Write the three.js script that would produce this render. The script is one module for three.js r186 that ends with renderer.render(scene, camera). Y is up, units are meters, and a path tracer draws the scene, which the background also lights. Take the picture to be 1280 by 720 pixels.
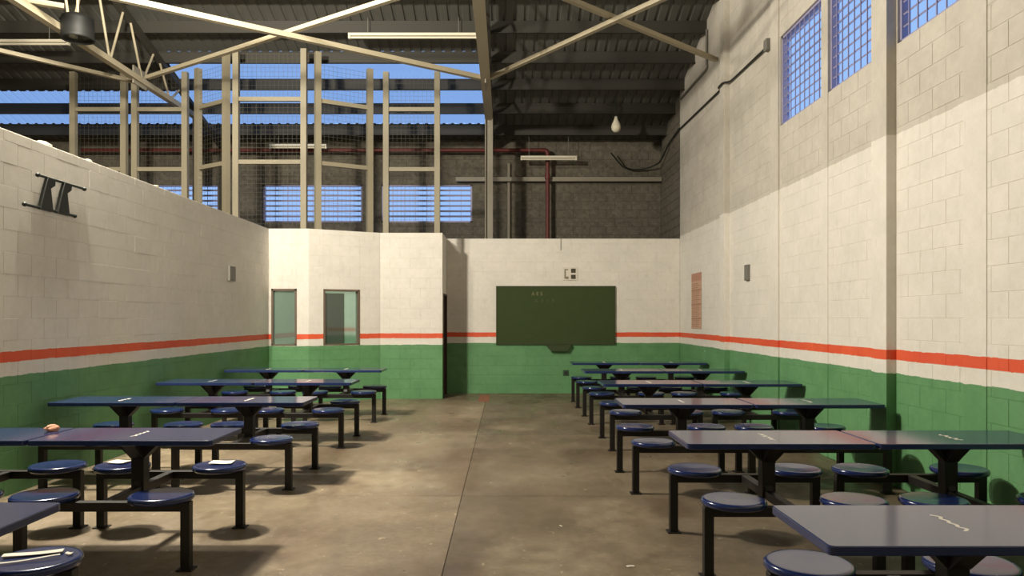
import * as THREE from 'three';
import { mergeGeometries } from 'three/addons/utils/BufferGeometryUtils.js';
import { RoundedBoxGeometry } from 'three/addons/geometries/RoundedBoxGeometry.js';

// ------------------------------------------------------------------ camera, sky, exposure
const scene = new THREE.Scene();
const CAM_H = 1.6, F = 950, CX = 633, CY = 398;                 // focal length and vanishing point, in pixels of 1280 x 720
const camera = new THREE.PerspectiveCamera(THREE.MathUtils.radToDeg(2 * Math.atan(360 / F)), 1280 / 720, 0.05, 200);
camera.position.set(0, CAM_H, 0);
camera.lookAt(0, CAM_H, -10);
camera.setViewOffset(1280, 720, 640 - CX, 360 - CY, 1280, 720); // shifted lens: uprights stay upright
camera.updateProjectionMatrix();
scene.add(camera);
scene.background = new THREE.Color().setRGB(0.33, 0.55, 1.0);   // clear dusk sky
scene.backgroundIntensity = 1.0;
const renderer = new THREE.WebGLRenderer({ antialias: true });
renderer.toneMapping = THREE.LinearToneMapping;
renderer.toneMappingExposure = 1.0;
renderer.shadowMap.enabled = true;
renderer.shadowMap.type = THREE.PCFSoftShadowMap;
const LAMP_COLOR = new THREE.Color().setRGB(1.0, 0.93, 0.785);
const HALL_LAMPS = [                                            // [x, y, z, candela], hung over the partition, above the frame
  [-4.43, 5.75, -7.35, 186],
  [-4.43, 7.0, -8.9, 52],
];

// ------------------------------------------------------------------ helpers
function rng(seed) { let a = seed >>> 0; return () => { a = (a + 0x6D2B79F5) | 0; let t = Math.imul(a ^ (a >>> 15), 1 | a); t = (t + Math.imul(t ^ (t >>> 7), 61 | t)) ^ t; return ((t ^ (t >>> 14)) >>> 0) / 4294967296; }; }
const taken = new Map();
function numbered(name) { const n = taken.get(name) || 0; taken.set(name, n + 1); return n ? `${name}_${String(n).padStart(3, '0')}` : name; }
function mesh(name, geo, mat, parent) {
  const m = new THREE.Mesh(Array.isArray(geo) ? merge(geo) : geo, mat);
  m.name = parent && parent !== scene ? name : numbered(name);
  m.castShadow = m.receiveShadow = true;
  (parent || scene).add(m);
  return m;
}
function merge(list) { return list.length === 1 ? list[0] : mergeGeometries(list.map(g => g.index ? g.toNonIndexed() : g)); }
function group(name, pos = [0, 0, 0], rotY = 0) { const g = new THREE.Group(); g.name = numbered(name); g.position.set(...pos); g.rotation.y = rotY; scene.add(g); return g; }
function tag(o, label, category, grp) { o.userData.label = label; o.userData.category = category; if (grp) o.userData.group = grp; return o; }
function struct(o, label, category) { o.userData.kind = 'structure'; if (label) { o.userData.label = label; o.userData.category = category; } return o; }
function box(x0, x1, y0, y1, z0, z1) { const g = new THREE.BoxGeometry(x1 - x0, y1 - y0, z1 - z0); g.translate((x0 + x1) / 2, (y0 + y1) / 2, (z0 + z1) / 2); return g; }
function rbox(x0, x1, y0, y1, z0, z1, r = 0.005, seg = 2) { const g = new RoundedBoxGeometry(x1 - x0, y1 - y0, z1 - z0, seg, r); g.translate((x0 + x1) / 2, (y0 + y1) / 2, (z0 + z1) / 2); return g; }
const V = (x, y, z) => new THREE.Vector3(x, y, z);
function bar(a, b, w, h, up = V(0, 1, 0)) {                     // a straight bar of section w x h between two points
  const A = V(...a), B = V(...b), d = B.clone().sub(A), L = d.length();
  const g = new THREE.BoxGeometry(w, h, L);
  const q = new THREE.Matrix4().lookAt(A, B, Math.abs(d.clone().normalize().dot(up)) > 0.98 ? V(0, 0, 1) : up);
  g.applyMatrix4(q); const c = A.add(B).multiplyScalar(0.5); g.translate(c.x, c.y, c.z); return g;
}
function rod(a, b, r, seg = 10) {
  const A = V(...a), B = V(...b), d = B.clone().sub(A), L = d.length();
  const g = new THREE.CylinderGeometry(r, r, L, seg);
  g.applyQuaternion(new THREE.Quaternion().setFromUnitVectors(V(0, 1, 0), d.normalize()));
  const c = A.add(B).multiplyScalar(0.5); g.translate(c.x, c.y, c.z); return g;
}
function tube(pts, r, n = 40, seg = 8) { return new THREE.TubeGeometry(new THREE.CatmullRomCurve3(pts.map(p => V(...p)), false, 'catmullrom', 0.2), n, r, seg); }
function metricUV(geo) {                                        // uv in metres, by the way a face points
  const g = geo.index ? geo.toNonIndexed() : geo, p = g.attributes.position, uv = new Float32Array(p.count * 2);
  const a = V(0, 0, 0), b = V(0, 0, 0), c = V(0, 0, 0);
  for (let i = 0; i < p.count; i += 3) {
    a.fromBufferAttribute(p, i); b.fromBufferAttribute(p, i + 1); c.fromBufferAttribute(p, i + 2);
    const n = b.clone().sub(a).cross(c.clone().sub(a)), nx = Math.abs(n.x), ny = Math.abs(n.y), nz = Math.abs(n.z);
    [a, b, c].forEach((v, k) => {
      const k2 = (i + k) * 2;
      if (ny > nx && ny > nz) { uv[k2] = v.x; uv[k2 + 1] = v.y + 1e-4; }
      else { uv[k2] = nx > nz ? v.z : v.x; uv[k2 + 1] = v.y; }
    });
  }
  g.setAttribute('uv', new THREE.BufferAttribute(uv, 2));
  return g;
}
// tileable value noise
function noiseField(seed, n) { const r = rng(seed), a = new Float32Array(n * n); for (let i = 0; i < a.length; i++) a[i] = r(); return { a, n }; }
function smp(f, x, y) {
  const n = f.n, xi = Math.floor(x), yi = Math.floor(y); let tx = x - xi, ty = y - yi; tx = tx * tx * (3 - 2 * tx); ty = ty * ty * (3 - 2 * ty);
  const x0 = ((xi % n) + n) % n, y0 = ((yi % n) + n) % n, x1 = (x0 + 1) % n, y1 = (y0 + 1) % n, a = f.a;
  const p = a[y0 * n + x0], q = a[y0 * n + x1], s = a[y1 * n + x0], t = a[y1 * n + x1];
  return (p + (q - p) * tx) * (1 - ty) + (s + (t - s) * tx) * ty;
}
const NF = [1, 2, 3, 4].map(i => noiseField(100 + i, 64));
const clamp = (v, a = 0, b = 1) => Math.min(b, Math.max(a, v));
const step = (a, b, x) => { const t = clamp((x - a) / (b - a)); return t * t * (3 - 2 * t); };
function dataTex(w, h, fn, srgb = true) {
  const d = new Uint8Array(w * h * 4);
  for (let y = 0; y < h; y++) for (let x = 0; x < w; x++) {
    const c = fn(x, y), i = (y * w + x) * 4;
    d[i] = clamp(c[0], 0, 255); d[i + 1] = clamp(c[1], 0, 255); d[i + 2] = clamp(c[2], 0, 255); d[i + 3] = 255;
  }
  const t = new THREE.DataTexture(d, w, h, THREE.RGBAFormat);
  t.wrapS = t.wrapT = THREE.RepeatWrapping; t.magFilter = THREE.LinearFilter; t.minFilter = THREE.LinearMipmapLinearFilter; t.generateMipmaps = true;
  if (srgb) t.colorSpace = THREE.SRGBColorSpace; t.needsUpdate = true; return t;
}

// ------------------------------------------------------------------ key dimensions
const XR = 3.70, XL = -4.50, ZB = -16.2, ZFAR = -18.2, ZS1 = -14.39, ZS3 = -15.1, WALL_H = 3.30;
const XHALL = -17, ZFRONT = 4;
const roofY = z => 11.216 + 0.293 * z;                          // z is negative going away from the camera
const GREEN_TOP = 1.075, WHITE_TOP = 1.205, ORANGE_TOP = 1.30, PAINT_TOP = 3.34;

// ------------------------------------------------------------------ materials
const TW = 1024, TH = 2048, TWm = 4, THm = 8;
const paintMap = dataTex(TW, TH, (px, py) => {
  const x = px / TW * TWm, y = py / TH * THm;
  const big = smp(NF[0], x * 4, y * 4) - 0.5, mid = smp(NF[1], x * 16, y * 16) - 0.5, fin = smp(NF[2], px * 0.25, py * 0.25) - 0.5;
  const wob = (smp(NF[3], x * 8, y * 8) - 0.5) * 0.010 + mid * 0.006;
  let c;
  if (y < GREEN_TOP + wob) c = [97 + big * 10 + mid * 6, 147 + big * 10 + mid * 6, 98 + big * 9 + mid * 6];
  else if (y < WHITE_TOP + wob * 0.6 || (y >= ORANGE_TOP + wob * 0.6 && y < PAINT_TOP + wob)) c = [229 + big * 9 + mid * 6, 223 + big * 8 + mid * 6, 213 + big * 8 + mid * 8];
  else if (y < 2) c = [228 + big * 12, 92 + big * 10 + mid * 8, 55 + mid * 8];
  else c = [199 + big * 12 + mid * 8, 192 + big * 12 + mid * 8, 180 + big * 12 + mid * 8];
  // scuffs and drips with outlines of their own
  const s = smp(NF[2], x * 24, y * 6), k = s > 0.86 ? (s - 0.86) * 55 : 0;
  return [c[0] - k + fin * 5, c[1] - k + fin * 5, c[2] - k + fin * 5];
});
paintMap.repeat.set(1 / TWm, 1 / THm);
const paintBump = dataTex(512, 512, (px, py) => { const v = 110 + 90 * (smp(NF[0], px * 0.25, py * 0.25) - 0.5) + 70 * (smp(NF[1], px * 0.5, py * 0.5) - 0.5); return [v, v, v]; }, false);
paintBump.repeat.set(1, 1);
const M = {};
M.paint = new THREE.MeshStandardMaterial({ map: paintMap, roughness: 0.62, bumpMap: paintBump, bumpScale: 0.0012 });
const rawMap = dataTex(512, 512, (px, py) => {
  const b = smp(NF[0], px / 16, py / 16) - 0.5, m = smp(NF[1], px / 4, py / 4) - 0.5, f = smp(NF[2], px / 2, py / 2) - 0.5;
  return [104 + b * 22 + m * 16 + f * 12, 98 + b * 21 + m * 16 + f * 12, 86 + b * 19 + m * 14 + f * 12];
});
rawMap.repeat.set(0.5, 0.5);
M.raw = new THREE.MeshStandardMaterial({ map: rawMap, roughness: 0.95 });
const FW = 8.2, FD = 16.4;
const floorMap = dataTex(1024, 2048, (px, py) => {
  const x = px / 1024 * FW, y = py / 2048 * FD;                 // metres: x from the left wall, y towards the far end
  const a = smp(NF[0], x * 0.9, y * 0.9), b = smp(NF[1], x * 2.6, y * 2.6), c = smp(NF[2], x * 8, y * 8), d = smp(NF[3], x * 30, y * 30), e = smp(NF[0], x * 90, y * 90);
  const t = (a - 0.5) * 0.55 + (b - 0.5) * 0.5 + (c - 0.5) * 0.28;
  let r = 137 + t * 40, g = 122 + t * 39, bl = 99 + t * 35;
  const worn = step(0.60, 0.80, smp(NF[3], x * 1.3 + 7, y * 0.8)) * (0.4 + 0.6 * c);          // pale worn patches
  r += worn * 26; g += worn * 25; bl += worn * 22;
  const stain = step(0.62, 0.86, smp(NF[2], x * 1.7 + 3, y * 1.1 + 11)) * (0.5 + 0.5 * b);     // brown spills
  r -= stain * 24; g -= stain * 27; bl -= stain * 26;
  const f = (d - 0.5) * 13 + (e - 0.5) * 13; r += f; g += f; bl += f;
  const speck = smp(NF[1], x * 26 + 5, y * 26) > 0.965 ? 60 : 0;
  return [r + speck, g + speck, bl + speck * 0.9];
});
const floorRough = dataTex(512, 512, (px, py) => { const v = 118 + 70 * (smp(NF[0], px / 16, py / 16) - 0.5) + 60 * (smp(NF[1], px / 5, py / 5) - 0.5); return [v, v, v]; }, false);
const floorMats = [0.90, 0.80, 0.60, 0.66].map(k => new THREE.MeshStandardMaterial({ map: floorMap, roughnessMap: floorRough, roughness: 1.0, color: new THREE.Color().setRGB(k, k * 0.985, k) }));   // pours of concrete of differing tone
M.steelCream = new THREE.MeshStandardMaterial({ color: 0xaca188, roughness: 0.55 });
M.post = new THREE.MeshStandardMaterial({ color: 0x938a74, roughness: 0.6 });
M.steelGrey = new THREE.MeshStandardMaterial({ color: 0x8f8879, roughness: 0.6 });
M.purlin = new THREE.MeshStandardMaterial({ color: 0x35322b, roughness: 0.65 });
M.sheet = new THREE.MeshStandardMaterial({ color: 0x61605a, roughness: 0.55, metalness: 0.1, side: THREE.DoubleSide });
M.skylight = new THREE.MeshPhysicalMaterial({ color: 0xe4ecf6, roughness: 0.25, transmission: 0.92, thickness: 0, side: THREE.DoubleSide });
M.glass = new THREE.MeshPhysicalMaterial({ color: 0xffffff, roughness: 0.02, transmission: 1, thickness: 0, side: THREE.DoubleSide });
M.louvre = new THREE.MeshStandardMaterial({ color: 0x9c98b8, roughness: 0.5, metalness: 0.1 });
M.darkFrame = new THREE.MeshStandardMaterial({ color: 0x6b5a4b, roughness: 0.5 });
M.film = new THREE.MeshPhysicalMaterial({ color: new THREE.Color().setRGB(0.44, 0.64, 0.56), metalness: 0.75, roughness: 0.05 });
M.tintGlass = new THREE.MeshPhysicalMaterial({ color: new THREE.Color().setRGB(0.055, 0.075, 0.058), roughness: 0.04, metalness: 0.0, ior: 1.7 });
M.navy = new THREE.MeshPhysicalMaterial({ color: new THREE.Color().setRGB(0.021, 0.034, 0.110), roughness: 0.12, clearcoat: 0.05, clearcoatRoughness: 0.08 });
M.blueSeat = new THREE.MeshPhysicalMaterial({ color: new THREE.Color().setRGB(0.009, 0.021, 0.100), roughness: 0.2, clearcoat: 0.3, clearcoatRoughness: 0.1 });
M.blackSteel = new THREE.MeshStandardMaterial({ color: 0x140e0c, roughness: 0.5 });
M.black = new THREE.MeshStandardMaterial({ color: 0x1d211c, roughness: 0.5 });
M.chalkMark = new THREE.MeshStandardMaterial({ color: 0xe2dccf, roughness: 0.9 });
M.paper = new THREE.MeshStandardMaterial({ color: 0xe8e2d2, roughness: 0.9 });
M.red = new THREE.MeshStandardMaterial({ color: 0x612722, roughness: 0.55 });
M.tubeWhite = new THREE.MeshStandardMaterial({ color: 0xdcd5c0, roughness: 0.5 });
M.grey = new THREE.MeshStandardMaterial({ color: 0x77746c, roughness: 0.6 });
M.wire = new THREE.MeshStandardMaterial({ color: 0x5c574a, roughness: 0.6 });
M.door = new THREE.MeshStandardMaterial({ color: 0x3d2822, roughness: 0.6 });
M.concrete = new THREE.MeshStandardMaterial({ color: 0x8a8478, roughness: 0.95 });

// ------------------------------------------------------------------ block walls
const camSee = (p) => {                                          // rough visible size of a piece, for choosing which stay single
  const d = -p.z; if (d < 0.5) return 0;
  const x = CX + p.x * F / d, y = CY - (p.y - CAM_H) * F / d;
  return (x < -20 || x > 1300 || y < -20 || y > 740) ? 0 : F / d;
};
// regions: [u0, u1, v0, v1]; a block is a tile with bevelled rim, joints left open between the tiles
function blocks(parent, O, U, N, regions, o) {
  const { gap, deep, bevel, mat, single = 300, name = 'block', upperGap, upperFrom = 99 } = o;
  const list = [], u3 = V(...U), n3 = V(...N), o3 = V(...O);
  for (const [u0, u1, v0, v1] of regions) {
    const c0 = Math.floor(v0 / 0.2 + 1e-6), c1 = Math.ceil(v1 / 0.2 - 1e-6);
    for (let c = c0; c < c1; c++) {
      const off = (c % 2) * 0.2;
      for (let k = Math.floor((u0 - off) / 0.4); k * 0.4 + off < u1 - 1e-4; k++) {
        const a = Math.max(u0, k * 0.4 + off), b = Math.min(u1, (k + 1) * 0.4 + off), p = Math.max(v0, c * 0.2), q = Math.min(v1, (c + 1) * 0.2);
        if (b - a < 0.03 || q - p < 0.03) continue;
        list.push([a, b, p, q]);
      }
    }
  }
  const r = rng(list.length * 7 + 3);
  const P = (u, v, w) => o3.clone().addScaledVector(u3, u).add(V(0, v, 0)).addScaledVector(n3, w);
  const made = list.map(([a, b, p, q]) => {
    const g = (p >= upperFrom ? upperGap : gap) / 2, w1 = (r() - 0.5) * deep * 0.35, w0 = w1 - bevel, wb = -deep * 2.2 - bevel;
    const A = a + g, B = b - g, C = p + g, D = q - g, e = bevel;
    const ring = (x0, x1, y0, y1, w) => [P(x0, y0, w), P(x1, y0, w), P(x1, y1, w), P(x0, y1, w)];
    const f = ring(A + e, B - e, C + e, D - e, w1), m = ring(A, B, C, D, w0), k = ring(A, B, C, D, wb);
    const pos = [], flip = u3.clone().cross(V(0, 1, 0)).dot(n3) < 0;
    const tri = (x, y, z) => { for (const t of flip ? [x, z, y] : [x, y, z]) pos.push(t.x, t.y, t.z); };
    tri(f[0], f[1], f[2]); tri(f[0], f[2], f[3]);
    for (let i = 0; i < 4; i++) { const j = (i + 1) % 4; tri(m[i], m[j], f[j]); tri(m[i], f[j], f[i]); tri(k[i], k[j], m[j]); tri(k[i], m[j], m[i]); }
    const geo = new THREE.BufferGeometry(); geo.setAttribute('position', new THREE.Float32BufferAttribute(pos, 3)); geo.computeVertexNormals();
    const ctr = P((a + b) / 2, (p + q) / 2, 0);
    return { geo: metricUV(geo), see: camSee(ctr) * (b - a) };
  });
  made.sort((s, t) => t.see - s.see);
  made.slice(0, single).forEach(b => mesh(name, b.geo, mat, parent));
  const rest = made.slice(single);
  if (rest.length) { const s = mesh('blockwork', rest.map(b => b.geo), mat, parent); s.userData.kind = 'stuff'; }
}
const PAINTED = { gap: 0.0035, deep: 0.002, bevel: 0.0015, mat: M.paint };

// ------------------------------------------------------------------ floor
{
  const fl = struct(group('floor'), 'brown stained concrete slab floor of the canteen', 'floor');
  const floorUV = geo => { const g = geo.index ? geo.toNonIndexed() : geo, p = g.attributes.position, uv = []; for (let i = 0; i < p.count; i++) uv.push((p.getX(i) - XL) / FW, -p.getZ(i) / FD); g.setAttribute('uv', new THREE.Float32BufferAttribute(uv, 2)); return g; };
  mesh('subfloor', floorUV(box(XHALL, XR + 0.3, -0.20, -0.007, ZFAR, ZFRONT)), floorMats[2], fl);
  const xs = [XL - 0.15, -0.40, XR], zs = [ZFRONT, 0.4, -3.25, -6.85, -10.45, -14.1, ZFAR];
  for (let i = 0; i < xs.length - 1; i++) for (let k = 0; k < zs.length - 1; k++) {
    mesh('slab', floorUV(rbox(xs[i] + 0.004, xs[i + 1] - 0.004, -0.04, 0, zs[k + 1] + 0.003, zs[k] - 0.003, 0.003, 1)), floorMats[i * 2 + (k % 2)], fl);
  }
  mesh('slab', floorUV(box(XHALL, XL - 0.155, -0.04, 0, ZFAR, ZFRONT)), floorMats[0], fl);
}

// ------------------------------------------------------------------ right wall (block, with louvred windows and pilasters)
const WIN_R = [[-10.28, -8.92], [-8.74, -7.58], [-7.20, -6.15]];  // z ranges
const WIN_Y = [4.2, 5.4];
{
  const w = struct(group('wall_right'), 'tall block wall painted cream over green with an orange stripe', 'wall');
  const s = new THREE.Shape();                                     // in (z, y)
  s.moveTo(ZB, 0); s.lineTo(ZFRONT, 0); s.lineTo(ZFRONT, roofY(ZFRONT) + 0.25); s.lineTo(ZB, roofY(ZB) + 0.25); s.lineTo(ZB, 0);
  for (const [a, b] of WIN_R) { const h = new THREE.Path(); h.moveTo(a, WIN_Y[0]); h.lineTo(b, WIN_Y[0]); h.lineTo(b, WIN_Y[1]); h.lineTo(a, WIN_Y[1]); h.lineTo(a, WIN_Y[0]); s.holes.push(h); }
  const g = new THREE.ExtrudeGeometry(s, { depth: 0.126, bevelEnabled: false });
  g.applyMatrix4(new THREE.Matrix4().makeBasis(V(0, 0, 1), V(0, 1, 0), V(-1, 0, 0)));  // (z, y, out) -> world
  g.translate(XR + 0.13, 0, 0);
  mesh('core', metricUV(g), M.paint, w);
  const top = 7.4, zn = -3.6;
  const uz = z => -z;                                              // u runs away from the camera
  const R = [];
  const strips = [[uz(zn), 5.85, 0, 5.0], [6.15, 7.20, 0, 4.2], [6.15, 7.20, 5.4, 6.4], [7.52, 8.74, 0, 4.2], [7.58, 8.74, 5.4, 6.6], [8.92, 10.28, 0, 4.2], [8.92, 10.28, 5.4, 7.0], [10.60, 12.60, 0, 7.2], [12.86, 16.2, 0, 6.4]];
  for (const q of strips) R.push(q);
  blocks(w, [XR, 0, 0], [0, 0, -1], [-1, 0, 0], R, { ...PAINTED, upperGap: 0.009, upperFrom: 3.39, deep: 0.0028, bevel: 0.002 });
  // pilasters and cast columns
  const col = (z0, z1, p, y1) => mesh('pilaster', metricUV(rbox(XR - p, XR + 0.02, 0, y1, -z1, -z0, 0.006, 1)), M.paint, w);
  col(7.22, 7.52, 0.092, 8.2); col(12.60, 12.86, 0.092, roofY(-12.7)); col(10.30, 10.60, 0.022, roofY(-10.4)); col(5.85, 6.15, 0.006, 8.6); col(8.74, 8.92, 0.008, 8);
}
WIN_R.forEach(([a, b], i) => {
  const w = group(`window_${i + 1}`); w.name = `window_${i + 1}`;
  struct(w, ['high louvred window in right wall, farthest of the three', 'high louvred window in right wall, left of the thick pilaster', 'high louvred window in right wall, right of the thick pilaster'][i], 'window');
  const x0 = XR + 0.03, x1 = XR + 0.115;
  mesh('frame', [box(x0, x1, WIN_Y[0], WIN_Y[0] + 0.03, a, b), box(x0, x1, WIN_Y[1] - 0.03, WIN_Y[1], a, b), box(x0, x1, WIN_Y[0], WIN_Y[1], a, a + 0.03), box(x0, x1, WIN_Y[0], WIN_Y[1], b - 0.03, b)], M.louvre, w);
  for (let k = 0; k < 9; k++) {
    const y = WIN_Y[0] + 0.17 + k * 0.117, g = new THREE.BoxGeometry(0.075, 0.016, b - a - 0.06); g.rotateZ(0.62); g.translate(XR + 0.075, y, (a + b) / 2);
    mesh('slat', g, M.louvre, w);
  }
  const nb = Math.round((b - a) / 0.15);
  for (let k = 1; k < nb; k++) mesh('bar', box(XR + 0.032, XR + 0.042, WIN_Y[0] + 0.02, WIN_Y[1] - 0.02, a + (b - a) * k / nb - 0.006, a + (b - a) * k / nb + 0.006), M.louvre, w);
});

// ------------------------------------------------------------------ left partition wall
{
  const w = struct(group('wall_left'), 'low block partition painted cream over green with an orange stripe', 'wall');
  mesh('core', metricUV(box(XL - 0.15, XL - 0.004, 0, WALL_H, ZS1, ZFRONT)), M.paint, w);
  blocks(w, [XL, 0, 0], [0, 0, -1], [1, 0, 0], [[5.2, -ZS1, 0, WALL_H - 0.002]], { ...PAINTED, gap: 0.003, deep: 0.003, bevel: 0.0012 });
}
// ------------------------------------------------------------------ back wall and the booth with its angled front
{
  const w = struct(group('wall_back'), 'low block wall behind the green board', 'wall');
  mesh('core', metricUV(box(-1.27, XR, 0, WALL_H, ZB - 0.15, ZB - 0.004)), M.paint, w);
  blocks(w, [0, 0, ZB], [1, 0, 0], [0, 0, 1], [[-1.27, XR - 0.008, 0, WALL_H - 0.002]], { ...PAINTED, gap: 0.003, deep: 0.002, bevel: 0.001 });
}
const BOOTH = [[-8.75, ZS3], [-7.52, ZS3], [-6.30, ZS3], [-5.25, ZS1], [-3.74, ZS1], [-2.51, ZS3], [-1.27, ZS3]];
function facade(name, label, A, B, win, o = {}) {                   // wall from A to B (x, z) in the plan, outside towards +z; win = [u0, u1, v0, v1]
  const w = struct(group(name), label, 'wall'); w.name = name;
  const d = V(B[0] - A[0], 0, B[1] - A[1]), L = d.length(); d.normalize();
  const n = V(-d.z, 0, d.x); // left normal
  if (n.z < 0 || (Math.abs(n.z) < 1e-6 && n.x < 0)) n.negate();
  const rects = win ? [[0, win[0], 0, WALL_H], [win[1], L, 0, WALL_H], [win[0], win[1], 0, win[2]], [win[0], win[1], win[3], WALL_H]] : [[0, L, 0, WALL_H]];
  const T = 0.14, m = new THREE.Matrix4().makeBasis(d, V(0, 1, 0), n.clone());
  m.setPosition(A[0], 0, A[1]);
  const flipped = d.clone().cross(V(0, 1, 0)).dot(n) < 0;
  const core = rects.map(([a, b, p, q]) => { const g = box(a, b, p, q, -T, -0.004); g.applyMatrix4(m); if (flipped) { const ng = g.toNonIndexed(), ps = ng.attributes.position; for (let i = 0; i < ps.count; i += 3) { const x = [ps.getX(i + 1), ps.getY(i + 1), ps.getZ(i + 1)]; ps.setXYZ(i + 1, ps.getX(i + 2), ps.getY(i + 2), ps.getZ(i + 2)); ps.setXYZ(i + 2, ...x); } ng.computeVertexNormals(); return ng; } return g.toNonIndexed(); });
  mesh('core', metricUV(mergeGeometries(core)), M.paint, w);
  if (o.blocks !== false) blocks(w, [A[0], 0, A[1]], [d.x, 0, d.z], [n.x, 0, n.z], rects.map(([a, b, p, q]) => [a, b, p, Math.min(q, WALL_H - 0.002)]), { ...PAINTED, gap: 0.003, deep: 0.002, bevel: 0.001 });
  return { w, m, L };
}
function boothWindow(n, label, m, win, panes) {
  const w = group(`window_${n}`); w.name = `window_${n}`; struct(w, label, 'window');
  w.matrixAutoUpdate = true; m.decompose(w.position, w.quaternion, w.scale);
  const [a, b, p, q] = win, t = 0.035;
  mesh('frame', [box(a, b, q - t, q, -0.10, 0.012), box(a, b, p, p + t * 0.6, -0.10, 0.012), box(a, a + t, p, q, -0.10, 0.012), box(b - t, b, p, q, -0.10, 0.012)], M.darkFrame, w);
  for (const [u0, u1, mat, z, drop] of panes) mesh('pane', box(u0, u1, p + 0.015, q - t - (drop || 0), z - 0.006, z), mat, w);
  return w;
}
{
  const s1 = facade('wall_booth_front', 'narrow painted wall beside the left partition with a tall window', BOOTH[3], BOOTH[4], [0.80, 1.28, 1.09, 2.16]);
  boothWindow(4, 'narrow greenish window next to the left partition', s1.m, [0.80, 1.28, 1.09, 2.16], [[0.82, 1.26, M.film, -0.05, 0]]);
  const A = BOOTH[4], B = BOOTH[5], L = Math.hypot(B[0] - A[0], B[1] - A[1]);
  const win = [0.28, 1.00, 1.09, 2.16];
  const s2 = facade('wall_booth_angled', 'angled painted booth wall with a sliding window', A, B, win);
  boothWindow(5, 'sliding booth window with one dark and one pale green pane', s2.m, win, [[0.30, 0.98, M.film, -0.065, 0], [0.315, 0.70, M.tintGlass, -0.04, 0.04]]);
  facade('wall_booth_right', 'plain painted booth wall projecting left of the green board', BOOTH[5], BOOTH[6], null);
  // side of the booth, with a door
  const w = struct(group('wall_booth_side'), 'narrow side of the booth with a brown door', 'wall'); w.name = 'wall_booth_side';
  mesh('core', metricUV(merge([box(-1.42, -1.271, 2.1, WALL_H, ZB, ZS3 - 0.14), box(-1.42, -1.271, 0, 2.1, ZB, ZB + 0.10), box(-1.42, -1.271, 0, 2.1, ZS3 - 0.22, ZS3 - 0.14)])), M.paint, w);
  const d = group('door_1'); d.name = 'door_1'; struct(d, 'dark brown door in the side of the booth', 'door');
  mesh('leaf', rbox(-1.40, -1.33, 0.01, 2.07, ZB + 0.14, ZS3 - 0.26, 0.004, 1), M.door, d);
  mesh('frame', [box(-1.42, -1.255, 0, 2.1, ZB + 0.10, ZB + 0.14), box(-1.42, -1.255, 0, 2.1, ZS3 - 0.26, ZS3 - 0.22), box(-1.42, -1.255, 2.07, 2.1, ZB + 0.10, ZS3 - 0.22)], M.door, d);
  mesh('handle', rod([-1.33, 1.02, ZS3 - 0.34], [-1.28, 1.02, ZS3 - 0.34], 0.012), M.grey, d);
  // far half of the booth, seen only over the partition
  facade('wall_booth_hall_angled', 'angled booth wall on the far side of the left partition', BOOTH[2], BOOTH[3], null, { blocks: false });
  facade('wall_booth_hall', 'booth wall in the hall beyond the left partition', BOOTH[0], BOOTH[2], null, { blocks: false });
  const bk = mesh('wall_booth_back', metricUV(merge([box(-8.75, -1.42, 0, WALL_H - 0.05, ZB - 0.15, ZB), box(-8.89, -8.75, 0, WALL_H - 0.05, ZB - 0.15, ZS3)])), M.raw); struct(bk, 'rear wall of the booth', 'wall');
  const sh = new THREE.Shape(); [[-8.73, -ZB], [-8.73, -ZS3 + 0.15], [-6.25, -ZS3 + 0.15], [-5.2, -ZS1 + 0.15], [-3.78, -ZS1 + 0.15], [-2.55, -ZS3 + 0.15], [-1.43, -ZS3 + 0.15], [-1.43, -ZB]].forEach(([x, y], i) => i ? sh.lineTo(x, y) : sh.moveTo(x, y));
  const sg = new THREE.ExtrudeGeometry(sh, { depth: 0.1, bevelEnabled: false }); sg.applyMatrix4(new THREE.Matrix4().makeBasis(V(1, 0, 0), V(0, 0, -1), V(0, 1, 0))); sg.translate(0, 3.1, 0);
  struct(mesh('ceiling_booth', sg, M.concrete), 'concrete slab over the booth', 'ceiling');
}
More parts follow.
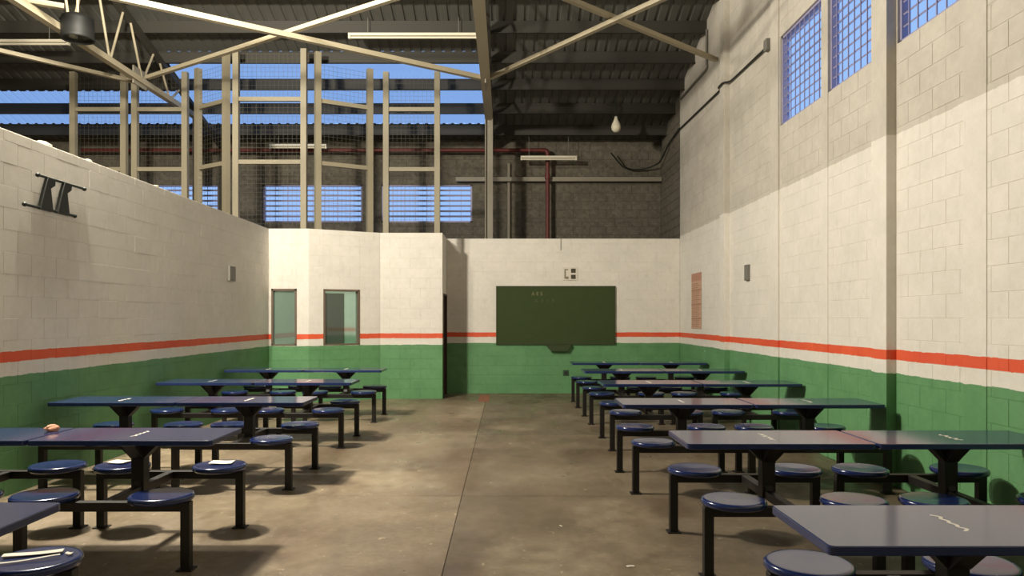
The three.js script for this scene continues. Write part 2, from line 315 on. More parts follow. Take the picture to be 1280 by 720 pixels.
// ------------------------------------------------------------------ far wall of the hall, with louvred windows
const WIN_F = [[-9.05, -6.90], [-5.84, -3.45], [-2.99, -0.82]], WFY = [3.90, 4.80];
{
  const w = struct(group('wall_far'), 'bare grey block wall at the far end of the hall', 'wall');
  const s = new THREE.Shape(); s.moveTo(XHALL, 0); s.lineTo(XR + 0.2, 0); s.lineTo(XR + 0.2, roofY(ZFAR) + 0.1); s.lineTo(XHALL, roofY(ZFAR) + 0.1); s.lineTo(XHALL, 0);
  for (const [a, b] of WIN_F) { const h = new THREE.Path(); h.moveTo(a, WFY[0]); h.lineTo(b, WFY[0]); h.lineTo(b, WFY[1]); h.lineTo(a, WFY[1]); h.lineTo(a, WFY[0]); s.holes.push(h); }
  const g = new THREE.ExtrudeGeometry(s, { depth: 0.18, bevelEnabled: false }); g.translate(0, 0, ZFAR - 0.19);
  mesh('core', metricUV(g), M.raw, w);
  const R = [[-10, XR, 3.2, WFY[0]], [-10, XR, WFY[1], 5.8]], xs = [-10, ...WIN_F.flat(), XR];
  for (let i = 0; i < xs.length; i += 2) R.push([xs[i], xs[i + 1], WFY[0], WFY[1]]);
  blocks(w, [0, 0, ZFAR], [1, 0, 0], [0, 0, 1], R, { gap: 0.007, deep: 0.003, bevel: 0.002, mat: M.raw, single: 0 });
  const r2 = struct(group('wall_right_far'), 'bare grey block wall beyond the painted right wall', 'wall');
  mesh('core', metricUV(box(XR + 0.01, XR + 0.2, 0, roofY(ZB), ZFAR, ZB)), M.raw, r2);
  blocks(r2, [XR, 0, 0], [0, 0, -1], [-1, 0, 0], [[16.2, 18.2, 3.2, 5.9]], { gap: 0.007, deep: 0.003, bevel: 0.002, mat: M.raw, single: 0 });
  const wl = struct(mesh('wall_hall_left', metricUV(box(XHALL - 0.2, XHALL, 0, roofY(ZFRONT), ZFAR, ZFRONT)), M.raw), 'far left wall of the hall', 'wall');
  const wf = struct(mesh('wall_front', metricUV(box(XHALL, XR + 0.2, 0, roofY(ZFRONT) + 0.2, ZFRONT, ZFRONT + 0.2)), M.paint), 'wall behind the camera', 'wall');
}
WIN_F.forEach(([a, b], i) => {
  const w = group(`window_${i + 6}`); w.name = `window_${i + 6}`;
  struct(w, ['far louvred window just above the left partition', 'far louvred window seen behind the wire cage, in the middle', 'far louvred window left of the dark steel column'][i], 'window');
  const z0 = ZFAR - 0.15, z1 = ZFAR - 0.04;
  mesh('frame', [box(a, b, WFY[0], WFY[0] + 0.04, z0, z1), box(a, b, WFY[1] - 0.03, WFY[1], z0, z1), box(a, a + 0.04, WFY[0], WFY[1], z0, z1), box(b - 0.04, b, WFY[0], WFY[1], z0, z1)], M.louvre, w);
  for (let k = 0; k < 6; k++) { const g = new THREE.BoxGeometry(b - a - 0.08, 0.04, 0.08); g.rotateX(0.2); g.translate((a + b) / 2, WFY[0] + 0.155 + k * 0.125, ZFAR - 0.09); mesh('slat', g, M.louvre, w); }
  for (let k = 1; k < 8; k++) mesh('bar', box(a + (b - a) * k / 8 - 0.004, a + (b - a) * k / 8 + 0.004, WFY[0] + 0.03, WFY[1] - 0.03, ZFAR - 0.05, ZFAR - 0.04), M.louvre, w);
});

// ------------------------------------------------------------------ roof: corrugated sheets, skylight sheets, purlins
{
  const c = struct(group('ceiling'), 'corrugated metal roof on dark purlins with clear skylight sheets', 'roof');
  const pitch = 0.88, zp = []; for (let z = -17.56; z < ZFRONT; z += pitch) zp.push(z);
  const sheet = (x0, x1, z0, z1) => {                             // ribbed sheet between two depths
    const pos = [], idx = [], rib = 0.2; let k = 0;
    const prof = []; for (let x = x0; x < x1 - 1e-6; x += rib) for (const [dx, dy] of [[0, 0], [0.12, 0], [0.135, 0.022], [0.185, 0.022]]) if (x + dx <= x1) prof.push([x + dx, dy]);
    prof.push([x1, 0]);
    for (const [x, dy] of prof) { pos.push(x, roofY(z0) + dy, z0, x, roofY(z1) + dy, z1); if (k) idx.push(2 * k - 2, 2 * k, 2 * k - 1, 2 * k, 2 * k + 1, 2 * k - 1); k++; }
    const g = new THREE.BufferGeometry(); g.setAttribute('position', new THREE.Float32BufferAttribute(pos, 3)); g.setIndex(idx);
    const n = g.toNonIndexed(); n.computeVertexNormals(); return n;
  };
  const XS = -0.40, zA = -14.95, zE = -17.52, XM = -6.8, zM = -16.25;
  mesh('roof_sheet', sheet(XHALL, XR + 0.01, zA, ZFRONT + 0.1), M.sheet, c);
  mesh('roof_sheet', sheet(XS, XR + 0.01, ZFAR - 0.1, zA), M.sheet, c);
  mesh('roof_sheet', sheet(XHALL, XS, ZFAR - 0.1, zE), M.sheet, c);
  mesh('roof_sheet', sheet(XHALL, XM, zM, zA), M.sheet, c);
  mesh('roof_sheet', sheet(XHALL, -12.8, zE, zM), M.sheet, c);
  for (let k = 0; k < 3; k++) { const x1 = XS + (XM - XS) * k / 3, x0 = XS + (XM - XS) * (k + 1) / 3; mesh('skylight_sheet', sheet(x0, x1, zE, zA), M.skylight, c); }
  for (let k = 0; k < 3; k++) mesh('skylight_sheet', sheet(XM - 2 * (k + 1), XM - 2 * k, zE, zM), M.skylight, c);
  for (const z of zp) {
    const y = roofY(z) - 0.005;
    mesh('purlin', [box(XHALL, XR + 0.01, y - 0.24, y, z - 0.004, z + 0.004), box(XHALL, XR + 0.01, y - 0.244, y - 0.236, z, z + 0.07), box(XHALL, XR + 0.01, y - 0.02, y - 0.012, z - 0.07, z)], M.purlin, c);
  }
}
// ------------------------------------------------------------------ roof trusses, columns and bracing
const TRUSS_X = [-0.38, -6.73], CH = 5.97, ZT = -16.55;
const topY = z => roofY(z) - 0.335;
TRUSS_X.forEach((x, i) => {
  const t = group('roof_truss', [0, 0, 0]);
  tag(t, ['steel roof truss whose column stands left of the red standpipe', 'steel lattice roof truss at upper left with thin zigzag struts'][i], 'truss', 'roof trusses');
  const zEnd = 3.8, w = i ? 0.11 : 0.17;
  mesh('bottom_chord', [bar([x, CH, ZT], [x, CH, zEnd], w, 0.10)], M.steelCream, t);
  mesh('top_chord', [bar([x, topY(-18.0) + 0.04, -18.0], [x, topY(zEnd) + 0.04, zEnd], w, 0.09)], M.purlin, t);
  for (let z = -15.2; z < zEnd - 1; z += 1.15) for (const s of [-1, 1]) mesh('web', rod([x, CH, z], [x, topY(z + s * 0.44), z + s * 0.44], 0.022, 8), M.steelCream, t);
  const cw = i ? 0.075 : 0.085;
  mesh('column', [box(x - cw, x + cw, 0, topY(ZT), ZT - 0.012, ZT + 0.012), box(x - cw, x - cw + 0.02, 0, topY(ZT), ZT - 0.08, ZT + 0.08), box(x + cw - 0.02, x + cw, 0, topY(ZT), ZT - 0.08, ZT + 0.08)], M.steelGrey, t);
  mesh('gusset_plate', box(x - 0.012, x + 0.012, CH - 0.12, CH + 0.2, -14.2, -13.7), M.steelGrey, t);
});
{
  const B = (a, b, label, r = 0.046, dy = 0) => tag(mesh('brace_bar', bar([a[0], CH + dy, a[1]], [b[0], CH + dy, b[1]], r * 1.7, r * 1.4), M.steelCream), label, 'brace', 'roof bracing');
  B([-0.30, -13.8], [2.9, -9.3], 'diagonal roof brace rising right from the steel column');
  B([3.62, -13.1], [-0.30, -9.55], 'diagonal roof brace running down to the right wall', 0.046, 0.085);
  B([-0.46, -13.8], [-6.66, -9.4], 'pale diagonal roof brace slanting down to the steel column', 0.055);
  B([-6.66, -14.1], [-0.46, -9.85], 'diagonal roof brace rising from the lattice truss node', 0.046, 0.10);
  B([-6.80, -14.1], [-10.6, -9.7], 'diagonal roof brace at the far left edge');
  B([-6.36, -10.93], [-9.0, -9.5], 'pale diagonal brace beside the dark drum lamp', 0.05, 0.11);
}

// ------------------------------------------------------------------ wire cage on top of the booth, panel by panel
{
  const labels = ['cage panel at the left edge, low over the partition', 'cage panel just left of the angled one, above the partition', 'short angled cage panel left of the double post', 'cage panel facing the room between two double posts', 'angled cage panel right of the brightest post', 'cage panel at right end, above the plain booth wall'];
  for (let i = 0; i < 6; i++) {
    const A = BOOTH[i], Bq = BOOTH[i + 1], d = V(Bq[0] - A[0], 0, Bq[1] - A[1]), L = d.length(); d.normalize();
    const p = group('cage_panel', [A[0], WALL_H, A[1]], Math.atan2(-d.z, d.x)); tag(p, labels[i], 'wire panel', 'cage on the booth');
    const off = -0.07, ins = Math.abs(d.z) > 0.1 ? 0.19 : 0.11, h = (u) => roofY(A[1] + d.z * u) - 0.25 - WALL_H, a = ins, b = L - ins;
    for (const u of [a, b]) mesh('post', box(u - 0.055, u + 0.055, 0, h(u) - 0.03, off - 0.055, off + 0.055), M.post, p);
    for (const y of [4.575 - WALL_H, 5.77 - WALL_H]) mesh('rail', box(a + 0.055, b - 0.055, y - 0.04, y + 0.04, off - 0.03, off + 0.03), M.post, p);
    const wires = [], H = Math.min(h(a), h(b)) - 0.1;
    for (let u = a + 0.13; u < b - 0.06; u += 0.085) wires.push(box(u - 0.0013, u + 0.0013, 0.02, H, off - 0.0013, off + 0.0013));
    for (let y = 0.1; y < H; y += 0.085) wires.push(box(a + 0.05, b - 0.05, y - 0.0013, y + 0.0013, off + 0.002, off + 0.0046));
    mesh('wire_mesh', wires, M.wire, p).userData.kind = 'stuff';
  }
}

// ------------------------------------------------------------------ hall lamps (outside the frame, on rods from the roof)
HALL_LAMPS.forEach(([x, y, z, cd], i) => {
  const g = group('pendant_lamp', [x, y, z]);
  tag(g, ['hanging globe lamp over the partition, nearer the camera', 'hanging globe lamp over the partition, nearer the booth'][i], 'lamp', 'hall lamps');
  const top = roofY(z) - y - 0.005;
  mesh('rod', rod([0, 0.25, 0], [0, top, 0], 0.012), M.grey, g);
  mesh('dish', new THREE.LatheGeometry([[0.001, 0.39], [0.10, 0.38], [0.40, 0.33], [0.62, 0.28], [0.62, 0.27], [0.40, 0.315], [0.10, 0.365], [0.001, 0.375]].map(p => new THREE.Vector2(...p)), 20), M.grey, g);
  const gl = mesh('globe', new THREE.SphereGeometry(0.235, 24, 16), new THREE.MeshStandardMaterial({ color: 0xffffff, emissive: LAMP_COLOR, emissiveIntensity: 4 }), g);
  const l = new THREE.PointLight(LAMP_COLOR, cd, 0, 2); l.castShadow = true; l.shadow.radius = 11; l.shadow.mapSize.set(1024, 1024); l.name = 'light'; gl.add(l);
});

// ------------------------------------------------------------------ canteen tables: four stools welded to each
const TABLE_H = 0.79, HALF = 0.612, DEPTH = 0.30, LEG_X = 0.53, LEG_Z = 0.49, BEAM_Y = 0.405;
function makeTable() {
  const t = new THREE.Group();
  const s = new THREE.Shape(), r = 0.03; s.moveTo(-HALF + r, -DEPTH); s.lineTo(HALF - r, -DEPTH); s.quadraticCurveTo(HALF, -DEPTH, HALF, -DEPTH + r); s.lineTo(HALF, DEPTH - r); s.quadraticCurveTo(HALF, DEPTH, HALF - r, DEPTH); s.lineTo(-HALF + r, DEPTH); s.quadraticCurveTo(-HALF, DEPTH, -HALF, DEPTH - r); s.lineTo(-HALF, -DEPTH + r); s.quadraticCurveTo(-HALF, -DEPTH, -HALF + r, -DEPTH);
  const g = new THREE.ExtrudeGeometry(s, { depth: 0.026, bevelEnabled: true, bevelThickness: 0.005, bevelSize: 0.005, bevelOffset: -0.005, bevelSegments: 2, curveSegments: 4 });
  g.rotateX(-Math.PI / 2); g.translate(0, TABLE_H - 0.031, 0);
  mesh('tabletop', g, M.navy, t);
  mesh('pedestal', rbox(-0.045, 0.045, BEAM_Y - 0.03, TABLE_H - 0.035, -0.045, 0.045, 0.006, 1), M.blackSteel, t);
  const gs = new THREE.Shape(); gs.moveTo(-0.045, -0.13); gs.lineTo(0.045, -0.13); gs.lineTo(0.16, -0.012); gs.lineTo(0.16, 0); gs.lineTo(-0.16, 0); gs.lineTo(-0.16, -0.012);
  for (const q of [0, 1]) { const e = new THREE.ExtrudeGeometry(gs, { depth: 0.092, bevelEnabled: false }); e.translate(0, TABLE_H - 0.033, -0.046); if (q) { e.rotateY(Math.PI / 2); e.scale(0.9, 1, 1.2); } mesh('gusset', e, M.blackSteel, t); }
  const fs = new THREE.Shape(); fs.moveTo(-0.045, 0.09); fs.lineTo(0.045, 0.09); fs.lineTo(0.10, 0.0); fs.lineTo(-0.10, 0.0);
  const fe = new THREE.ExtrudeGeometry(fs, { depth: 0.05, bevelEnabled: false }); fe.translate(0, BEAM_Y - 0.03, -0.025); fe.rotateY(Math.PI / 2); mesh('foot_gusset', fe, M.blackSteel, t);
  mesh('crossbar', rbox(-0.03, 0.03, BEAM_Y - 0.03, BEAM_Y + 0.028, -LEG_Z + 0.03, LEG_Z - 0.03, 0.005, 1), M.blackSteel, t);
  for (const sz of [-1, 1]) mesh('seat_beam', rbox(-LEG_X + 0.028, LEG_X - 0.028, BEAM_Y - 0.03, BEAM_Y + 0.03, sz * LEG_Z - 0.03, sz * LEG_Z + 0.03, 0.005, 1), M.blackSteel, t);
  const seatG = new THREE.LatheGeometry([[0.0005, -0.042], [0.17, -0.042], [0.190, -0.039], [0.199, -0.026], [0.198, -0.008], [0.188, 0.001], [0.172, 0.0015], [0.15, -0.002], [0.0005, -0.004]].map(p => new THREE.Vector2(...p)), 36);
  const legG = rbox(-0.03, 0.03, 0.008, BEAM_Y + 0.03, -0.03, 0.03, 0.005, 1), plateG = rbox(-0.05, 0.05, 0, 0.01, -0.05, 0.05, 0.003, 1);
  for (const sx of [-1, 1]) for (const sz of [-1, 1]) {
    const l = mesh('leg', legG, M.blackSteel, t); l.position.set(sx * LEG_X, 0, sz * LEG_Z); mesh('foot_plate', plateG, M.blackSteel, l);
    const st = mesh('seat', seatG, M.blueSeat, t); st.position.set(sx * 0.372, BEAM_Y + 0.0775, sz * LEG_Z);
  }
  return t;
}
const proto = makeTable();
function markGeo(seed) {                                            // chalky writing along the middle of a top
  const r = rng(seed), pts = []; const n = 9;
  for (let i = 0; i <= n; i++) pts.push([(i % 2 ? 1 : -1) * (0.006 + r() * 0.018), TABLE_H + 0.0006, -0.13 + 0.27 * i / n]);
  const out = []; for (let i = 0; i < n; i++) if (r() > 0.15) out.push(bar(pts[i], pts[i + 1], 0.014, 0.0008)); return merge(out);
}
const marks = [11, 12, 13, 14].map(markGeo);
const ROWS_L = [3.05, 5.33, 7.60, 9.86, 12.18], ROWS_R = [3.00, 5.20, 7.43, 9.68, 11.95, 14.10];
const ord = ['nearest', 'second', 'third', 'fourth', 'fifth', 'sixth'];
let tn = 0;
function placeTable(x, z, label) {
  const t = proto.clone(); t.name = numbered('canteen_table'); t.position.set(x, 0, -z); scene.add(t);
  mesh('painted_mark', marks[tn++ % 4], M.chalkMark, t);
  tag(t, label, 'table', 'canteen tables with fixed stools');
}
ROWS_L.forEach((z, i) => { [[-2.567, 'aisle'], [-3.807, 'wall']].forEach(([x, side]) => placeTable(x, z, `blue table with four stools, ${ord[i]} row on the left, ${side} side`)); });
ROWS_R.forEach((z, i) => { const dx = [-0.05, -0.03, -0.10, 0, 0, 0][i]; [[1.81, 'aisle'], [3.05, 'wall']].forEach(([x, side]) => placeTable(x + dx, z, `blue table with four stools, ${ord[i]} row on the right, ${side} side`)); });

// ------------------------------------------------------------------ papers and litter
function sheetGeo(w, d, bend, seed) { const g = new THREE.PlaneGeometry(w, d, 8, 6), p = g.attributes.position, r = rng(seed), ph = r() * 6; for (let i = 0; i < p.count; i++) p.setZ(i, bend * (0.5 + 0.5 * Math.sin(p.getX(i) / w * 5 + ph) * Math.cos(p.getY(i) / d * 2))); const top = g.clone(); top.translate(0, 0, 0.0012); const gi = g.clone(); const ix = gi.index.array; for (let i = 0; i < ix.length; i += 3) { const q = ix[i]; ix[i] = ix[i + 1]; ix[i + 1] = q; } const m = merge([top, gi]); m.computeVertexNormals(); m.rotateX(-Math.PI / 2); return m; }
{
  const SEAT_TOP = BEAM_Y + 0.0795;
  const put = (w, d, x, z, rot, label, seed, y = SEAT_TOP) => { const o = mesh('paper_sheet', sheetGeo(w, d, 0.008, seed), M.paper); o.position.set(x, y, z); o.rotation.y = rot; tag(o, label, 'paper', 'papers left on stools'); };
  put(0.17, 0.13, -2.20, -5.88, 0.1, 'white paper on the stool beside the aisle, second row left', 1);
  put(0.14, 0.12, -3.00, -5.90, -0.2, 'white paper on the stool beyond the pedestal, second row left', 2);
  put(0.25, 0.05, -2.24, -3.60, 0.35, 'broad pale paper strip on the nearest left stool', 3);
  put(0.24, 0.018, -2.20, -3.51, 0.55, 'thin pale paper strip on the nearest left stool', 4);
  put(0.03, 0.03, -2.07, -3.60, 0.2, 'tiny white paper scrap on the nearest left stool', 5);
  const g = new THREE.IcosahedronGeometry(0.045, 2), p = g.attributes.position, nf = (x, y, z) => 0.75 + 0.5 * smp(NF[2], x * 60 + 9 + z * 31, y * 60 + 5 + z * 17);
  for (let i = 0; i < p.count; i++) { const k = nf(p.getX(i), p.getY(i), p.getZ(i)); p.setXYZ(i, p.getX(i) * k, p.getY(i) * k * 0.6, p.getZ(i) * k); } g.computeVertexNormals();
  const wr = mesh('crumpled_wrapper', g, new THREE.MeshStandardMaterial({ color: 0xd89a78, roughness: 0.7 })); wr.position.set(-3.27, TABLE_H + 0.022, -5.46); tag(wr, 'crumpled orange wrapper on the second left table', 'wrapper');
  // scraps on the floor
  const sc = [[0.42, -5.85, 'pale scrap in mid aisle, right of the floor joint'], [0.98, -3.2, 'pale scrap near the front right stool, bottom of the aisle'], [0.80, -4.9, 'small pale scrap in the aisle beside the second right table'], [0.05, -9.7, 'pale scrap lying farthest down the aisle'], [-0.02, -4.1, 'pale scrap just right of the floor joint in front']], rr = rng(77);
  sc.forEach(([x, z, lab], i) => { const o = mesh('floor_scrap', sheetGeo(0.025 + rr() * 0.03, 0.012 + rr() * 0.015, 0.002, 30 + i), M.paper); o.position.set(x, 0.002, z); o.rotation.y = rr() * 3; tag(o, lab, 'litter', 'litter scraps in the aisle'); });
  // lumps of mortar left on top of the partition
  [[-7.5, 0.08, 'pale mortar lump on the partition top, above the black bracket'], [-8.3, 0.055, 'pale mortar lump on the partition top, second from the left'], [-9.9, 0.06, 'pale mortar lump on the partition top, farthest from the camera']].forEach(([z, rad, lab], i) => {
    const g = new THREE.IcosahedronGeometry(rad, 3), p = g.attributes.position; for (let k = 0; k < p.count; k++) { const q = 0.8 + 0.4 * smp(NF[i], p.getX(k) * 22 + 40, p.getY(k) * 22 + p.getZ(k) * 13 + 40); p.setXYZ(k, p.getX(k) * q * 0.6, Math.max(0, p.getY(k) * q * 0.55 + rad * 0.1), p.getZ(k) * q * 1.3); } g.computeVertexNormals();
    const o = mesh('mortar_lump', g, M.concrete); o.position.set(XL - 0.065, WALL_H, z); tag(o, lab, 'mortar', 'mortar on the partition top'); });
  const pm = mesh('floor_paint_patch', rbox(-0.55, -0.34, 0.0005, 0.003, -15.9, -14.6, 0.001, 1), new THREE.MeshStandardMaterial({ color: 0x96614a, roughness: 0.8 })); tag(pm, 'faded red paint patch on the floor before the back wall', 'paint mark');
}

// ------------------------------------------------------------------ green board, sign, notice, boxes, mount
{
  const cv = document.createElement('canvas'); cv.width = 1024; cv.height = 512; const x = cv.getContext('2d');
  x.fillStyle = '#35431d'; x.fillRect(0, 0, 1024, 512);
  const r = rng(5); for (let i = 0; i < 500; i++) { x.globalAlpha = 0.05; x.fillStyle = r() > 0.5 ? '#42522a' : '#2c3a18'; x.beginPath(); x.ellipse(r() * 1024, r() * 512, 20 + r() * 70, 6 + r() * 20, r() * 3, 0, 7); x.fill(); }
  x.globalAlpha = 0.55; x.fillStyle = '#b09a84'; x.font = 'bold 44px sans-serif'; x.fillText('A E S', 300, 78); x.globalAlpha = 0.18; x.fillText('A  E  S  B', 330, 140); x.globalAlpha = 1;
  const tx = new THREE.CanvasTexture(cv); tx.colorSpace = THREE.SRGBColorSpace;
  const g = group('chalkboard', [1.05, 1.045, ZB + 0.012]); tag(g, 'large green chalkboard on the back wall', 'chalkboard');
  const w = 2.54, h = 1.245, pg = new THREE.BoxGeometry(w - 0.04, h - 0.04, 0.02); pg.translate(0, h / 2, 0.01);
  mesh('board', pg, new THREE.MeshStandardMaterial({ map: tx, roughness: 0.85 }), g);
  const fm = new THREE.MeshStandardMaterial({ color: 0x3b4124, roughness: 0.7 });
  mesh('frame', [box(-w / 2, w / 2, 0, 0.022, 0, 0.03), box(-w / 2, w / 2, h - 0.022, h, 0, 0.03), box(-w / 2, -w / 2 + 0.022, 0, h, 0, 0.03), box(w / 2 - 0.022, w / 2, 0, h, 0, 0.03)], fm, g);
  const ts = new THREE.Shape(); ts.moveTo(-0.27, 0); ts.lineTo(0.27, 0); ts.lineTo(0.19, -0.13); ts.lineTo(-0.16, -0.13); const te = new THREE.ExtrudeGeometry(ts, { depth: 0.09, bevelEnabled: true, bevelSize: 0.006, bevelThickness: 0.006, bevelSegments: 1 }); te.translate(0.06, -0.01, 0.0);
  mesh('chalk_tray', te, new THREE.MeshStandardMaterial({ color: 0x33401e, roughness: 0.7 }), g);

  const s = group('wall_sign', [1.355, 2.55, ZB + 0.004]); tag(s, 'small sign with dark marks above the chalkboard', 'sign');
  mesh('plate', rbox(-0.16, 0.16, -0.14, 0.14, 0, 0.012, 0.003, 1), new THREE.MeshStandardMaterial({ color: 0xe0d9cc, roughness: 0.7 }), s);
  const dk = new THREE.MeshStandardMaterial({ color: 0x4a4436, roughness: 0.7 }), mid = new THREE.MeshStandardMaterial({ color: 0x8a7f6a, roughness: 0.7 });
  mesh('mark', box(0.02, 0.12, 0.02, 0.11, 0.012, 0.016), dk, s); mesh('mark', box(0.02, 0.12, -0.11, -0.02, 0.012, 0.016), dk, s);
  mesh('mark', [box(-0.12, -0.09, -0.10, 0.10, 0.012, 0.016), box(-0.09, -0.04, 0.075, 0.10, 0.012, 0.016), box(-0.09, -0.03, -0.11, -0.06, 0.012, 0.016)], mid, s);

  tag(mesh('wall_wire', rod([1.16, 3.05, ZB + 0.008], [1.16, 3.31, ZB + 0.008], 0.006, 6), M.grey), 'short thin wire at the top of the back wall', 'wire');
  const sk = group('wall_socket', [1.27, 0.44, ZB + 0.002]); tag(sk, 'small dark socket low on the green back wall', 'socket'); mesh('plate', rbox(-0.06, 0.06, -0.06, 0.06, 0, 0.012, 0.003, 1), new THREE.MeshStandardMaterial({ color: 0x2f4a33, roughness: 0.6 }), sk); mesh('outlet', new THREE.CylinderGeometry(0.03, 0.03, 0.008, 14).rotateX(Math.PI / 2).translate(0, 0, 0.014), M.black, sk);
  // pinkish notice on the right wall
  const c2 = document.createElement('canvas'); c2.width = 256; c2.height = 384; const y = c2.getContext('2d'); y.fillStyle = '#c9a288'; y.fillRect(0, 0, 256, 384);
  y.fillStyle = '#b98772'; y.fillRect(0, 0, 256, 54); const r2 = rng(9); y.fillStyle = '#a87c66'; for (let i = 0; i < 22; i++) { const yy = 70 + i * 14; if (i % 7 === 3) y.fillRect(0, yy, 256, 10); else y.fillRect(16, yy, 150 + r2() * 70, 6); }
  const t2 = new THREE.CanvasTexture(c2); t2.colorSpace = THREE.SRGBColorSpace;
  const ng = new THREE.BoxGeometry(0.74, 1.08, 0.008); ng.rotateY(-Math.PI / 2);
  const nt = mesh('wall_notice', ng, new THREE.MeshStandardMaterial({ map: t2, roughness: 0.7 })); nt.position.set(XR - 0.007, 1.94, -14.78); tag(nt, 'tall pinkish notice on the right wall near the corner', 'notice');

  const plate = (x, y0, z, d, label) => { const g = group('junction_box', [x, y0, z]); tag(g, label, 'box'); mesh('cover', rbox(-0.02, 0.02, -0.12, 0.12, -d, d, 0.005, 1), M.grey, g); mesh('screw', [rod([-0.024, 0.1, 0], [0.024, 0.1, 0], 0.008, 8), rod([-0.024, -0.1, 0], [0.024, -0.1, 0], 0.008, 8)], M.black, g); };
  plate(XR - 0.02, 2.30, -11.62, 0.085, 'small grey box on the right wall between pilaster and pipe');
  plate(XL + 0.02, 2.33, -12.40, 0.13, 'small grey box on the left partition near its far end');

  // bracket on the left partition
  const b = group('wall_bracket', [XL, 2.65, -7.55]); tag(b, 'black bracket with two tilted arms on the left partition', 'bracket');
  mesh('rail', [rod([0.03, 0.32, 0.30], [0.03, 0.32, -0.50], 0.013), new THREE.SphereGeometry(0.022, 10, 8).translate(0.03, 0.32, 0.30), new THREE.SphereGeometry(0.022, 10, 8).translate(0.03, 0.32, -0.50)], M.black, b);
  mesh('rail', [rod([0.03, 0.01, 0.50], [0.03, 0.01, -0.32], 0.014), new THREE.SphereGeometry(0.022, 10, 8).translate(0.03, 0.01, 0.50), new THREE.SphereGeometry(0.022, 10, 8).translate(0.03, 0.01, -0.32)], M.black, b);
  for (const z of [0.06, -0.22]) {
    const s = new THREE.Shape(); s.moveTo(0.02, 0); s.lineTo(0.22, 0); s.lineTo(0.15, 0.20); s.lineTo(0.10, 0.32); s.lineTo(-0.02, 0.32); s.lineTo(-0.01, 0.26); s.lineTo(0.06, 0.22); s.closePath();   // (towards camera, up)
    const e = new THREE.ExtrudeGeometry(s, { depth: 0.03, bevelEnabled: true, bevelSize: 0.004, bevelThickness: 0.004, bevelSegments: 1 }); e.rotateY(-Math.PI / 2); e.translate(0.045, 0, z);
    mesh('arm', e, M.black, b);
  }
}

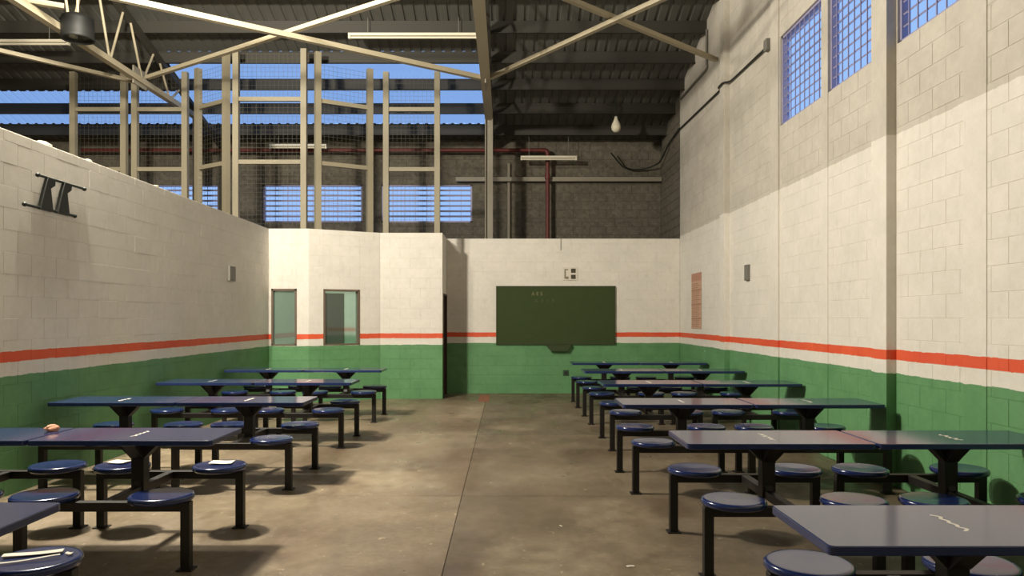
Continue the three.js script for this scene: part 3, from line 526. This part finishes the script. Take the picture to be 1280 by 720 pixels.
// ------------------------------------------------------------------ pipes, cables, tubes and the drum lamp up in the roof
{
  const pipe = group('fire_pipe', [0, 0, 0]); tag(pipe, 'dark red pipe along the far wall and down to its right end', 'pipe');
  mesh('pipe_run', rod([-10.0, 5.56, -17.90], [0.80, 5.56, -17.90], 0.045), M.red, pipe);
  mesh('elbow', tube([[0.80, 5.56, -17.90], [0.93, 5.55, -17.90], [0.97, 5.49, -17.90], [0.97, 5.30, -17.90]], 0.055, 20), M.red, pipe);
  mesh('standpipe', rod([0.97, 5.30, -17.90], [0.97, 0, -17.90], 0.05), M.red, pipe);
  mesh('coupling', rod([0.97, 5.0, -17.90], [0.97, 4.88, -17.90], 0.065), M.red, pipe);
  tag(mesh('conduit_rail', box(-1.2, XR - 0.02, 4.85, 4.95, -18.09, -18.0), M.steelGrey), 'grey steel rail running across the far wall', 'rail');
  tag(mesh('down_pipe', rod([0.06, 0, -18.148], [0.06, 5.3, -18.148], 0.04), M.steelGrey), 'grey vertical pipe on the far wall beside the steel column', 'pipe');
  const batten = (x0, x1, y, z, len, label, yt) => { const g = group('tube_fixture', [(x0 + x1) / 2, y, z]); tag(g, label, 'light fixture', 'unlit tube fixtures'); const h = (x1 - x0) / 2; mesh('housing', rbox(-h, h, 0, 0.05, -0.05, 0.05, 0.006, 1), M.tubeWhite, g); mesh('tube', rod([-h + 0.04, -0.025, 0], [h - 0.04, -0.025, 0], 0.02), M.tubeWhite, g); mesh('end_cap', [box(-h, -h + 0.04, -0.05, 0, -0.03, 0.03), box(h - 0.04, h, -0.05, 0, -0.03, 0.03)], M.tubeWhite, g); for (const s of [-1, 1]) mesh('hanger', rod([s * h * 0.7, 0.05, 0], [s * h * 0.7, yt - y, 0], 0.006, 6), M.grey, g); };
  batten(-2.90, -0.52, 6.78, -13.95, 0, 'long pale tube fixture under the roof left of the steel column', roofY(-13.95) - 0.005);
  batten(-10.5, -8.02, 6.66, -13.95, 0, 'long pale tube fixture under the roof at the left edge', roofY(-13.95) - 0.005);
  batten(0.33, 1.64, 5.33, -17.7, 0, 'short tube fixture in front of the red standpipe', roofY(-17.7) - 0.005);
  batten(-5.48, -4.16, 5.58, -17.6, 0, 'short tube fixture seen through the wire cage', roofY(-17.6) - 0.005);
  // pear-shaped hanging lamp, unlit
  const p = group('pear_lamp', [2.38, 5.64, -16.5]); tag(p, 'pale pear-shaped lamp hanging at the far right', 'lamp');
  mesh('shade', new THREE.LatheGeometry([[0.001, 0], [0.05, 0.005], [0.09, 0.05], [0.105, 0.11], [0.09, 0.18], [0.055, 0.25], [0.035, 0.30], [0.03, 0.34], [0.001, 0.35]].map(q => new THREE.Vector2(...q)), 24), M.tubeWhite, p);
  mesh('cord', rod([0, 0.34, 0], [0, roofY(-16.5) - 5.645, 0], 0.01, 8), M.black, p);
  tag(mesh('roof_cable', tube([[2.46, 5.5, -17.9], [2.75, 5.2, -18.0], [3.0, 5.13, -18.05], [3.3, 5.15, -18.05], [3.58, 5.25, -17.8], [3.66, 5.55, -17.0], [3.66, 5.62, -16.1]], 0.018, 60), M.black), 'thin dark cable sagging across the far right corner', 'cable');
  // conduit on the right wall
  const c = group('wall_conduit', [0, 0, 0]); tag(c, 'thin dark conduit along the right wall ending in a box', 'conduit');
  mesh('conduit', tube([[XR - 0.03, 5.42, -10.65], [XR - 0.03, 5.48, -12.4], [XR - 0.115, 5.50, -12.58], [XR - 0.115, 5.50, -12.88], [XR - 0.03, 5.52, -13.05], [XR - 0.03, 5.61, -16.08]], 0.017, 80), M.black, c);
  mesh('end_box', rbox(XR - 0.07, XR - 0.005, 5.36, 5.52, -10.74, -10.62, 0.008, 1), M.grey, c);
  tag(mesh('wall_cable', tube([[XR - 0.025, 6.9, -13.95], [XR - 0.025, 6.3, -13.95], [XR - 0.025, 6.18, -14.0], [XR - 0.025, 6.24, -16.1]], 0.022, 50), M.grey), 'bent grey cable high on the right wall near the roof', 'cable');
  // dark drum lamp on the lattice truss
  const d = group('drum_lamp', [-6.46, 5.80, -11.45]); tag(d, 'dark drum-shaped lamp housing beside the lattice truss', 'lamp');
  mesh('drum', new THREE.LatheGeometry([[0.001, 0.36], [0.16, 0.36], [0.215, 0.33], [0.225, 0.28], [0.225, 0.06], [0.235, 0.05], [0.235, 0.0], [0.205, 0.0], [0.19, 0.1], [0.001, 0.12]].map(q => new THREE.Vector2(...q)), 28), new THREE.MeshStandardMaterial({ color: 0x171816, roughness: 0.6 }), d);
  mesh('glass', new THREE.CylinderGeometry(0.2, 0.2, 0.01, 24).translate(0, 0.04, 0), M.glass, d);
  mesh('hanger', rod([0, 0.36, 0], [0, roofY(-11.45) - 5.805, 0], 0.02, 8), M.steelCream, d);
  mesh('clamp', box(-0.27, 0.0, 0.30, 0.34, -0.02, 0.02), M.black, d);
}

renderer.render(scene, camera);
